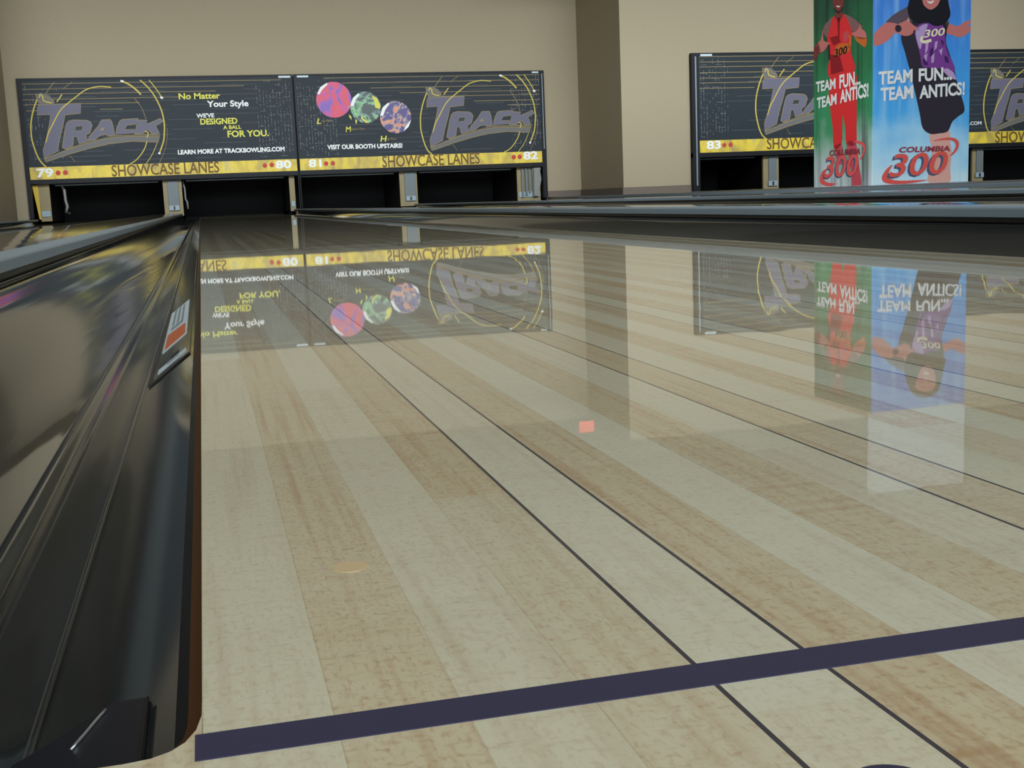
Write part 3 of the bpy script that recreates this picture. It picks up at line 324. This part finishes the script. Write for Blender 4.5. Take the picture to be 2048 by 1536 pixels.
# ------------------------------------------------------------------ gutters
S0, S1 = (-.006, -.006), (-.0444, -.0292)
P1 = [(-.006 - .0384 * k / 3, -.006 - .0232 * k / 3) for k in range(4)]
P1b = spline([(-.0444, -.0294), (-.0542, -.0361), (-.0637, -.0411), (-.0732, -.0450), (-.0790, -.0470)], 4)
BEAD = spline([(-.0790, -.0470), (-.0820, -.0430), (-.0868, -.0414), (-.0920, -.0428), (-.0960, -.0470), (-.0990, -.0516)], 5)
BOWL = spline([(-.0990, -.0516), (-.1012, -.0519), (-.1092, -.0527), (-.1175, -.0531), (-.1254, -.0530), (-.1330, -.0525), (-.1402, -.0517), (-.1534, -.0491), (-.1651, -.0457), (-.1754, -.0417), (-.1844, -.0373), (-.1922, -.0327), (-.1991, -.0281), (-.2050, -.0235), (-.2148, -.0146), (-.2221, -.0063), (-.2275, .0014), (-.2316, .0084), (-.2347, .0147), (-.2366, .0203), (-.2376, .0270)], 5)
PROF = P1 + [(.00798 + (x - .00798) * .985, .10677 + (z - .10677) * .985) for x, z in P1b + BEAD[1:] + BOWL[1:]]
YE = 17.19
def gutter(xe, sgn, label, detail):
    t = thing('gutter', label, 'gutter', (xe, 0, 0), 'ball gutters beside the lanes')
    f = lambda p: (sgn * p[0], p[1])
    c = MB()
    ys = [YF] + [.1 * i for i in range(1, 10)] + [1 + .5 * i for i in range(0, 32)] + [YE]
    grid = []
    for y in ys:
        i = len(c.v); c.v += [(f(p)[0], y, p[1]) for p in PROF]; grid.append(i)
    for r in range(len(ys) - 1):
        for q in range(len(PROF) - 1):
            c.f.append([grid[r] + q, grid[r] + q + 1, grid[r + 1] + q + 1, grid[r + 1] + q]); c.m.append(0)
    o = c.build('channel', M['gutter'], t, smooth=True, fix=False)
    for i, p in enumerate(o.data.polygons): p.use_smooth = i % (len(PROF) - 1) >= 3
    if sgn > 0:
        o.data.flip_normals()
    sm = o.modifiers.new('shell', 'SOLIDIFY'); sm.thickness = .001; sm.offset = -1
    # brown edge of the lane bed with its groove, bending round the front corner
    outer = [(0, YE), (0, .018), (-.0001, .010), (-.0012, .003), (-.0034, -.0025), (-.0062, -.0058), (-.010, -.0078), (-.0145, -.0084)]
    inner = [(-.0031, YE), (-.0031, .018), (-.0032, .0105), (-.0040, .0045), (-.0056, .0002), (-.0078, -.0030), (-.0110, -.0056), (-.0146, -.0072)]
    b = MB()
    for i in range(len(outer) - 1):
        b.face([(sgn * outer[i][0], outer[i][1], -.0016), (sgn * inner[i][0], inner[i][1], -.0022), (sgn * inner[i + 1][0], inner[i + 1][1], -.0022), (sgn * outer[i + 1][0], outer[i + 1][1], -.0016)])
    b.build('edge_strip', M['brown'], t)
    g = MB(); g.face([(sgn * -.0031, .0, -.0023), (sgn * -.0062, .0, -.0060), (sgn * -.0062, YE, -.0060), (sgn * -.0031, YE, -.0023)]); g.build('edge_groove', M['groove'], t)
    e = MB(); e.face([(f(p)[0], YF, p[1]) for p in PROF] + [(sgn * -.2335, YF, -.09), (sgn * -.004, YF, -.09)]); e.build('end_wall', M['groove'], t)
    s = MB(); s.prism_y([(sgn * -.0452, -.0301), (sgn * -.0457, -.0289), (sgn * -.0466, -.0292), (sgn * -.0472, -.0314)], .0, YE); s.build('seam_strip', M['grit'], t, smooth=False)
    if detail:
        d = Vector((S1[0] - S0[0], S1[1] - S0[1])).normalized(); nn = Vector((-d.y, d.x)); nn = nn if nn.y > 0 else -nn
        def sl(s_, y, h): p = Vector(S0) + d * s_ + nn * h; return (p.x, y, p.y)
        def plate(poly, h0, h1, name, m, par):
            k = MB(); n_ = len(poly); k.v = [sl(s_, y, h0) for s_, y in poly] + [sl(s_, y, h1) for s_, y in poly]
            k.f = [[i, (i + 1) % n_, n_ + (i + 1) % n_, n_ + i] for i in range(n_)] + [list(range(n_)), [n_ + i for i in range(n_)]]; k.m = [0] * len(k.f)
            return k.build(name, m, par)
        hp = plate([(.0037, .762), (.0400, .712), (.0425, 3.4), (.0040, 3.4)], .0002, .0009, 'access_panel', M['gutter'], t); hp['label'] = 'long inset panel with black outline'
        plate([(.0375, .716), (.0415, .708), (.0425, 3.4), (.0402, 3.4)], .0009, .0012, 'panel_gasket', M['groove'], hp)
        plate([(.0035, .757), (.0405, .708), (.0400, .724), (.0037, .768)], .0009, .0012, 'panel_gasket', M['groove'], hp)
        lb = plate([(.0083, .944), (.0345, .901), (.0361, 1.356), (.0100, 1.408)], .0010, .0014, 'label', M['label_w'], t); lb['label'] = 'pale and orange sticker'
        plate([(.0100, .953), (.0322, .915), (.0330, 1.058), (.0112, 1.073)], .0014, .0016, 'orange_block', M['label_o'], lb)
        for u0, u1 in ((.0150, .0180), (.0210, .0240), (.0270, .0300)): plate([(u0, 1.14), (u1, 1.135), (u1 + .0005, 1.365), (u0 + .0005, 1.375)], .0014, .0016, 'grey_mark', M['label_g'], lb)
        plate([(.0150, 1.105), (.0300, 1.085), (.0300, 1.120), (.0150, 1.138)], .0014, .0016, 'grey_mark', M['label_g'], lb)
        ws = plate([(.0069, .789), (.0335, .751), (.0336, .779), (.0072, .813)], .0010, .0014, 'white_strip', M['label_w'], t)
        plate([(.0140, .788), (.0250, .772), (.0250, .783), (.0140, .798)], .0014, .0016, 'grey_mark', M['label_g'], ws)
        plate([(.0150, .825), (.0225, .815), (.0225, .830), (.0150, .840)], .0010, .0014, 'slot', M['groove'], t)
        lt = plate([(.0082, .0475), (.0150, .0560), (.0185, .0608), (.0382, .0640), (.0499, .0680), (.0499, .0), (.0078, .0)], .0003, .0012, 'latch_plate', M['latch'], t)  # flat dark plate stands in for the darkness of a recessed pocket
        plate([(.0075, .0), (.0087, .0), (.0085, .0450), (.0074, .0460)], .0012, .0018, 'latch_rim', M['groove'], lt)
        tb = MB(); tb.tube([sl(s_, y, .0016) for s_, y in ((.0205, .0580), (.0225, .0560), (.0245, .0535), (.0257, .0518), (.0280, .0492), (.0295, .0473))], .00045); tb.build('latch_spring', M['chrome'], lt, smooth=True)  # curved metal tube put in for the glint in the pocket
    return t
gutter(0, 1, 'glossy black gutter at left of the big lane with a pale and orange sticker', True)
gutter(1.0541, -1, 'dark gutter along the right side of the big foreground lane', False)
gutter(-.82, -1, 'dark gutter on the right side of the far left lane', False)
gutter(-1.876, 1, 'dark gutter on the left side of the far left lane', False)
gutter(1.724, 1, 'dark gutter just behind the nearest right grey divider', False)
gutter(2.778, -1, 'dark gutter in front of the second grey divider on the right', False)
gutter(3.60, 1, 'dark gutter just behind the second grey divider on the right', False)
gutter(4.6541, -1, 'dark gutter along the edge of the raised walkway', False)

# ------------------------------------------------------------------ dividers between the lanes
def divider(x0, x1, label, rails=(1, 1), crown=.004):
    t = thing('lane_divider', label, 'divider', ((x0 + x1) / 2, 0, 0), 'long dividers between the lanes')
    hw = (x1 - x0) / 2; rw = .034
    top = [(-hw + rw - .002 + (2 * hw - 2 * rw + .004) * k / 12, .0578 + crown * (1 - (2 * k / 12 - 1) ** 2)) for k in range(13)]
    MB().prism_y(top + [(hw - rw + .002, .04), (-hw + rw - .002, .04)], 0, YE).build('top_cover', M['gloss'], t, smooth=False)
    for sg, on_ in zip((-1, 1), rails):
        pr = [(-hw, .0385), (-hw - .002, .0400), (-hw - .002, .0520)] + [(-hw - .002 + .009 * (1 - math.cos(q)), .0520 + .0075 * math.sin(q)) for q in [PI / 2 * k / 6 for k in range(1, 7)]] + [(-hw + rw, .0595), (-hw + rw, .0385)]
        MB().prism_y([(sg * -x, z) for x, z in pr], 0, YE).build('edge_rail', M['rail'], t)
        lp = [(-hw + .001, .0385), (-hw + .0005, .032), (-hw + .002, .029), (-hw + .012, .027), (-hw + rw, .0385)]
        MB().prism_y([(sg * -x, z) for x, z in lp], 0, YE).build('lower_lip', M['shadow'], t)  # dark strip under each edge rail
    MB().box((-hw + .006, 0, -.09), (hw - .006, YE, .034)).build('core', M['groove'], t)
    return t
divider(-.585, -.235, 'wide dark glossy ball return cover with grey rail at left of the big lane', crown=.012)
divider(1.289, 1.489, 'nearest grey divider running along the right side of the big lane')
divider(3.013, 3.365, 'second grey divider on the right with wide glossy top')
divider(-2.40, -2.111, 'dark divider at the far left edge against the tan wall')
t = thing('walkway', 'raised grey walkway that the banner tower stands on', 'walkway', (5.72, 0, 0))
MB().box((-.83, 0, -.09), (.815, WALL_R - .016, ZW)).build('deck', M['walk'], t)
MB().box((-.70, WALL_R - .016, -.09), (-.19, WALL_Y - .016, ZW)).build('deck', M['walk'], t)
MB().prism_y([(-.835, .036), (-.835, .062), (-.826, .072), (-.80, .0745), (-.80, .036)], 0, WALL_R - .016).build('edge_rail', M['rail'], t)
MB().prism_y([(.82, .036), (.82, .062), (.811, .072), (.785, .0745), (.785, .036)], 0, WALL_R - .016).build('edge_rail', M['rail'], t)

# ================================================================== MASKING UNITS
def mask_at(y): return lambda u, v, d: (u, y - d, v)
def masking(x0, x1, y, label):
    return thing('masking_unit', label, 'sign', ((x0 + x1) / 2, y, 1.2), 'printed masking units above the pin decks')
def mask_body(t, x0, x1, y, px0, px1, pin=(), grids=()):
    """frame, slate panel and gold band; px0..px1 is the printed width"""
    ox, oy, oz = t.location
    p = Print(mask_at(y)); p.mats.append(M['panel']); p.mb.box((px0, y, ZYT), (px1, y + .03, ZT - .028))
    for u0, u1, v in pin: p.quad('tan', u0, v - .0035, u1, v + .0035, .4)
    for g in grids: grid(p, *g)
    pan = p.build('panel', t); pan.location = (-ox, -oy, -oz)
    q = MB(); q.box((px0 + .002, y - .002, ZYB), (px1 - .002, y + .03, ZYT)); bd = q.build('number_band', GOLD, t); bd.location = (-ox, -oy, -oz)
    q = MB(); q.box((x0, y - .006, ZT - .028), (x1, y + .09, ZT)); q.box((x0, y - .004, ZYB - .060), (x1, y + .09, ZYB))
    q.box((x0, y - .006, .07), (px0, y + .09, ZT - .028)); q.box((px1, y - .006, .07), (x1, y + .09, ZT - .028))
    fr = q.build('frame', M['frame'], t); fr.location = (-ox, -oy, -oz)
    return pan, bd, fr
def clip(t, u0, v0, u1, v1, y):
    o = MB().box((u0, y - .016, v0 + .004), (u1, y - .006, v1 - .002)).build('clip', M['clip'], t, bevel=.003); o.location = (-t.location[0], -t.location[1], -t.location[2])
def place(o, t): o.location = -t.location
def add_logo(t, y, off, clipx=None):
    p = Print(mask_at(y)); du, dv = off
    for col, pts, l in DATA['logo']['poly']: p.poly(col, [(u + du, v + dv) for u, v in pts], l)
    for col, pts, wd, l, cl in DATA['logo']['stroke']: p.stroke(col, [(u + du, max(v + dv, ZYT + .002)) for u, v in pts], wd * .8, l, cl)
    place(p.build('flame_letter_logo', t), t)
def grid(p, u0, u1, seed, dens=1.0, faint=None):
    r = random.Random(seed); n = max(2, int((u1 - u0) / .042))
    for i in range(n + 1):
        u = u0 + (u1 - u0) * i / n; v = ZYT + .03 + r.random() * .1; top = ZT - .05 - r.random() * .15
        while v < top:
            l = r.choice((.012, .016, .028, .05)); 
            if r.random() < .72 * dens: p.quad('dash', u - .003, v, u + .003, min(v + l, top), .5)
            v += l + r.choice((.012, .018, .03))
    v = ZYT + .05
    while v < ZT - .06:
        u = u0
        while u < u1:
            l = r.choice((.02, .05, .09))
            if r.random() < .22 * dens: p.quad('dash', u, v - .0022, min(u + l, u1), v + .0022, .5)
            u += l + r.choice((.02, .04))
        v += r.choice((.05, .06, .075))
    if faint:
        v = ZYT + .06
        while v < ZT - .1:
            u = faint[0] + r.random()
            while u < faint[1]:
                l = .15 + r.random() * .8
                p.quad('faint', u, v - .003, min(u + l, faint[1]), v + .003, .3); u += l + .2 + r.random()
            v += .065
def writing(t, y, texts, name='lettering', layer=6):
    for s in texts:
        p = Print(mask_at(y)); p.text(s, layer); place(p.build(name, t), t)
def dots(t, y, ds):
    for u, v, r in ds:
        p = Print(mask_at(y)); p.disc('red_dot', u, v, r, 6); place(p.build('red_dot', t), t)
def lights_out(): pass
D79 = DATA['signs']['79']; D81 = DATA['signs']['81']; D83 = DATA['signs']['83']; D85 = DATA['signs']['85']; OFF = DATA['offs']
t = masking(XL, XM, MY, 'dark masking sign reading NO MATTER YOUR STYLE, numbered 79 and 80')
mask_body(t, XL, XM - .006, MY, -2.155, 1.372,
          [(-2.14, 1.233, 1.833), (-2.147, .718, 1.764), (-2.143, .336, 1.699), (-2.15, -.146, 1.629), (-2.147, -.68, 1.565), (-1.19, -.9, 1.486), (-2.12, -1.9, 1.486)],
          [(.88, 1.33, 3, 1.0, (-2.1, .9)), (-2.11, -1.72, 4, .45)])
add_logo(t, MY, OFF['A']); writing(t, MY, D79['text']); writing(t, MY - .002, D79['band'], 'band_lettering')
for s in D79['num']: writing(t, MY - .002, [s], 'lane_number', 7)
dots(t, MY - .002, D79['dots']); clip(t, 1.192, 1.853, 1.357, 1.888, MY)
t = masking(XM, XR, MY, 'dark masking sign with three bowling balls, numbered 81 and 82')
mask_body(t, XM + .006, XR, MY, 1.408, 4.945,
          [(1.81, 4.94, 1.846), (2.066, 4.94, 1.774), (2.458, 4.94, 1.70), (2.876, 4.94, 1.626), (3.40, 4.94, 1.567), (3.95, 4.94, 1.490), (4.45, 4.94, 1.425)],
          [(1.44, 1.95, 5, 1.0, (1.9, 4.4)), (4.50, 4.93, 6, .8)])
q = MB().box((4.972, MY - .012, .78), (4.985, MY - .006, 1.86)).build('steel_trim', M['metal'], t); place(q, t)
add_logo(t, MY, OFF['D']); writing(t, MY, D81['text']); writing(t, MY - .002, D81['band'], 'band_lettering')
for s in D81['num']: writing(t, MY - .002, [s], 'lane_number', 7)
dots(t, MY - .002, D81['dots']); clip(t, 1.445, 1.854, 1.604, 1.888, MY); clip(t, 4.828, 1.862, 4.928, 1.893, MY)
for i, (u, v, r) in enumerate(D81['balls']):
    p = Print(mask_at(MY)); p.disc(BALLS[i], u, v, r, 3 + i, 48)
    if i: p.poly('white', [(u - r * .99, v + r * .12), (u - r * .80, v + r * .62), (u - r * .42, v + r * .92), (u - r * .36, v + r * .82), (u - r * .62, v + r * .50), (u - r * .80, v + r * .10)], 6)
    else: p.poly('white', [(u - r * .92, v + r * .36), (u - r * .72, v + r * .72), (u - r * .34, v + r * .95), (u - r * .30, v + r * .86), (u - r * .62, v + r * .58), (u - r * .82, v + r * .30)], 6)
    if i == 2: p.poly('white', [(u + r * .98, v - r * .2), (u + r * .8, v - r * .62), (u + r * .45, v - r * .9), (u + r * .6, v - r * .6), (u + r * .86, v - r * .3)], 6)
    if i == 1:
        p.poly('lime', [(u + r * .42, v + r * .78), (u + r * .80, v + r * .55), (u + r * .98, v + r * .05), (u + r * .90, v - r * .12), (u + r * .62, v - r * .02), (u + r * .58, v + r * .38)], 6)
        p.poly('lime', [(u - r * .30, v - r * .40), (u - r * .18, v - r * .72), (u + r * .18, v - r * 1.0), (u - r * .05, v - r * .98), (u - r * .34, v - r * .70)], 6)
        for k, (a_, b_) in enumerate(((-1.12, -.42), (-.74, -.72))): p.poly('lime', [(u + r * a_, v + r * b_), (u + r * (a_ + .14), v + r * (b_ - .12)), (u + r * (a_ + .16 - .12 * k), v + r * (b_ - .36)), (u + r * (a_ + .02), v + r * (b_ - .18))], 6)
    place(p.build('ball_picture', t), t)
t = masking(-9.0, -2.495, MY2, 'long dark masking sign past the left wall, seen only as dark reflection in the gutter')
mask_body(t, -9.0, -2.495, MY2, -8.95, -2.55)  # added out of view and widened so the gutter mirrors something dark
t = masking(X83, X85, MY2, 'dark masking sign numbered 83, partly hidden behind the banner tower')
mask_body(t, X83, X85 - .006, MY2, X83 + .10, X85 - .012,
          [(6.645, 10.1, 1.856), (6.645, 10.1, 1.785), (6.645, 10.1, 1.722), (6.645, 9.6, 1.645), (6.645, 8.0, 1.575), (6.645, 7.8, 1.511), (6.645, 7.446, 1.440)],
          [(6.66, 7.05, 8, 1.0, (7.0, 10.0))])
q = MB().box((X83 + .045, MY2 - .012, .15), (X83 + .065, MY2 - .006, 1.86)).build('steel_trim', M['metal'], t); place(q, t)
add_logo(t, MY2, OFF['3'])
writing(t, MY2 - .002, D83['band'], 'band_lettering'); writing(t, MY2 - .002, D83['text'], 'lane_number', 7); dots(t, MY2 - .002, D83['dots']); clip(t, 6.653, 1.856, 6.825, 1.891, MY2)
t = masking(X85, X87, MY2, 'dark masking sign cut off by the right edge, behind the banner tower')
mask_body(t, X85 + .006, X87, MY2, X85 + .012, X87 - .10,
          [(10.2, 13.6, 1.856), (10.2, 13.6, 1.785), (10.2, 13.6, 1.722), (10.2, 13.0, 1.645), (11.2, 12.4, 1.575)],
          [(13.2, 13.6, 9, 1.0, (10.2, 13.4))])
add_logo(t, MY2, OFF['4']); writing(t, MY2, D83['com']); writing(t, MY2 - .002, D85['band'], 'band_lettering')

# ================================================================== PIN DECK ENDS
def kickback(x0, x1, yf, label, grey=None, yellow=False, messy=False, rod=0):
    t = thing('kickback', label, 'pin deck post', ((x0 + x1) / 2, yf, .04), 'posts between the pin decks')
    def P(o): o.location = -t.location; return o
    P(MB().box((x0, yf, .03), (x1, yf + .04, .66)).build('front_plate', M['kick'], t)); P(MB().box((x0 + .004, yf + .04, .03), (x1 - .004, yf + 1.5, .66)).build('side_wall', M['groove'], t))
    if grey:
        P(MB().box((grey[0], yf - .018, .10), (grey[1], yf, .515)).build('cover_plate', M['cover'], t, bevel=.004))
        gm = (grey[0] + grey[1]) / 2
        b = P(MB().box((gm - .07, yf - .03, .105), (gm + .07, yf - .018, .175)).build('bracket', M['bracket'], t, bevel=.004))
        MB().box((gm - .012, yf - .036, .115), (gm + .012, yf - .030, .165)).build('bracket_bolt', M['groove'], b)
    else:
        P(MB().box((x0 + .015, yf - .016, .09), (x1 - .01, yf, .17)).build('bracket', M['bracket'], t, bevel=.004))
    if yellow:
        P(MB().prism_y([(x0 - .075, .515), (x0, .515), (x0, .06), (x0 - .02, .06)], yf - .012, yf + .02).build('yellow_strip', M['yellowpaint'], t))
    if messy:
        q = MB()
        for k in range(5): xx = x0 + .06 + k * (x1 - x0 - .08) / 5; q.box((xx, yf - .03 - .012 * (k % 2), .08 + .03 * (k % 3)), (xx + .032, yf - .002, .515))
        P(q.build('ribbed_guard', M['cover'], t, bevel=.006))
        q = MB(); pr = [(x1 - .12, .10), (x1 - .05, .09), (x1 - .03, .20), (x1 + .004, .34), (x1 - .012, .46), (x1 + .0, .515), (x1 - .11, .515)]
        P(q.prism_y(pr, yf - .07, yf - .048).build('plastic_flap', M['plastic'], t, bevel=.006))
    if rod:
        xr = x1 + .035 if rod > 0 else x0 - .035
        P(MB().tube([(xr - .02 * rod, yf + .12, .50), (xr, yf + .10, .40), (xr, yf + .10, .26), (xr + .02 * rod, yf + .10, .22), (xr + .025 * rod, yf + .10, .12)], .013).build('guide_rod', M['plastic'], t, smooth=True))
    return t
kickback(-2.08, -1.941, 17.25, 'beige post with yellow edge at far left, beside lane number 79', yellow=True, rod=0)
kickback(-.469, -.216, 17.25, 'beige post with grey cover between the pits of lanes 79 and 80', (-.409, -.263), rod=1)
kickback(1.249, 1.325, 17.25, 'narrow beige post under the seam between signs 80 and 81')
kickback(2.822, 3.078, 17.25, 'beige post with grey cover between the pits of lanes 81 and 82', (2.893, 3.055))
kickback(4.576, 4.93, 17.25, 'ragged post with ribbed guard and plastic flap at the right end of lane 82', messy=True)
kickback(7.618, 7.853, 15.36, 'beige post with grey cover under the sign numbered 83', (7.695, 7.815))
kickback(10.93, 11.114, 15.36, 'beige post with grey cover just right of the banner tower', (10.99, 11.09))
def pit(x0, x1, y, lab):
    tag(MB().box((x0, y + 1.55, -.05), (x1, y + 1.60, 1.2)).build('pit_curtain', M['curtain'], origin=((x0 + x1) / 2, y + 1.55, 0)), 'black pit curtain ' + lab, 'curtain', 'black curtains in the pits')
    t = thing('sweep_bar', 'dark sweep bar across the opening ' + lab, 'sweep bar', ((x0 + x1) / 2, y + .16, .52), 'sweep bars over the pin decks')
    o = MB().box((x0 + .01, y + .14, .515), (x1 - .01, y + .20, .62)).build('bar', M['sweep'], t); o.location = -t.location
    o = MB().box((x0 + .06, y + .128, .498), (x1 - .06, y + .16, .515)).build('lip', M['sweep_l'], t); o.location = -t.location
pit(-1.940, -.470, 17.25, 'under sign 79'); pit(-.215, 1.248, 17.25, 'under sign 80'); pit(1.326, 2.821, 17.25, 'under sign 81'); pit(3.079, 4.575, 17.25, 'under sign 82')
pit(6.63, 7.617, 15.36, 'under sign 83'); pit(7.854, 10.92, 15.36, 'behind the banner tower'); pit(11.115, 13.6, 15.36, 'at the right edge')
tag(MB().tube([(-1.80, 17.40, .50), (-1.765, 17.38, .44), (-1.762, 17.38, .30), (-1.745, 17.38, .22), (-1.77, 17.38, .14), (-1.72, 17.38, .12)], .02).build('pit_hook', M['plastic'], smooth=True), 'pale hooked arm hanging inside the pit under sign 79', 'hook')

# ================================================================== BANNER TOWER
TX, TY, TS, TB, TT = 5.517, 9.0, .94, ZW, 1.876
ang = math.radians(1.75); d1 = Vector((math.cos(ang), math.sin(ang), 0)); d2 = Vector((-math.sin(ang), math.cos(ang), 0))
t = thing('banner_tower', 'tall square advertising tower with blue and green banners reading TEAM FUN', 'banner display', (TX, TY, .0752)); t.rotation_euler = (0, 0, ang)
hz = TT - TB
MB().box((.004, .004, 0), (TS - .004, TS - .004, hz)).build('core', M['tower'], t)
blue = streaks('print_blue_rays', [(.0, lin(214, 240, 250)), (.16, lin(170, 222, 250)), (.34, lin(76, 178, 246)), (.62, lin(62, 150, 238)), (.9, lin(66, 128, 228))], lin(160, 216, 252), 0, hz, .45, ((0, .22, 0), (14, 1, .9)))
green = streaks('print_green_rays', [(.0, lin(216, 226, 232)), (.16, lin(168, 202, 188)), (.32, lin(62, 158, 106)), (.62, lin(40, 122, 76)), (.9, lin(30, 84, 62))], lin(16, 44, 38), 0, hz, .75, ((.35, 0, 0), (1, 13, .8)))
bpnl = MB().box((0, -.006, 0), (TS, .004, hz)).build('front_banner', blue, t); bpnl['label'] = 'blue banner with a person in purple'
gpnl = MB().box((-.006, 0, 0), (.004, TS, hz)).build('side_banner', green, t); gpnl['label'] = 'green banner with a person in red'
MB().box((0, -.01, hz), (TS, .05, hz + .72)).build('header_board', M['header'], t)
def at_blue(u, v, d): return (u, -.006 - d, v - TB)
def at_green(u, v, d): return (-.006 - d, TS - u, v - TB)
BD = DATA['banner']
def smooth_loop(pts, n=4):
    if len(pts) < 6: return pts
    P = [tuple(p) for p in pts]; m = len(P); out = []
    for i in range(m):
        p0, p1, p2, p3 = P[i - 1], P[i], P[(i + 1) % m], P[(i + 2) % m]
        for k in range(n):
            t = k / n; out.append(tuple(.5 * (2 * b + (c - a) * t + (2 * a - 5 * b + 4 * c - d) * t * t + (3 * b - a - 3 * c + d) * t ** 3) for a, b, c, d in zip(p0, p1, p2, p3)))
    return out
def clampu(pts, lo=.003, hi=TS - .003): return [(min(max(u, lo), hi), max(v, TB + .003)) for u, v in pts]
NAMES = {'skin': 'person', }
def banner(side, at, panel):
    fig = Print(at, .0006); lg = Print(at, .0006)
    for col, pts, l in BD[side]['poly']: (lg if col.startswith('logo') else fig).poly(col, clampu(smooth_loop(pts)), l)
    for col, pts, wd, l, cl in BD[side]['stroke']: fig.stroke(col, pts, wd, l, cl)
    for i, s in enumerate(BD[side]['text']):
        big = s[0] in ('COLUMBIA',) or s[6] in ('navy', 'logo_red', 'logo_red_dark')
        if s[6] in ('cream', 'black'): fig.text(s, 8)
        elif big: lg.text(s, 7 if s[6] == 'navy' else 8)
    sls = [s for s in BD[side]['text'] if s[6] in ('white', 'offwhite')]
    for s in sls:
        sl = Print(at, .0006); sl.text(s, 10); sl.build('slogan', panel)
    fig.build('printed_person', panel); lg.build('printed_logo', panel)
banner('blue', at_blue, bpnl); banner('green', at_green, gpnl)

# red lamp hung from the ceiling, guessed from a red patch mirrored in the lane
t = thing('wall_lamp', 'small red lamp hung from the ceiling, seen only mirrored in the lane', 'lamp', (4.80, 15.0, 2.98))
MB().box((-.12, -.06, -.09), (.12, 0, .09)).build('housing', M['lamp_case'], t, bevel=.01)
MB().box((-.105, -.068, -.075), (.105, -.060, .075)).build('lens', M['lamp_red'], t)
MB().tube([(0, -.03, .09), (0, -.03, H - 2.98)], .012).build('stem', M['lamp_case'], t, smooth=True)
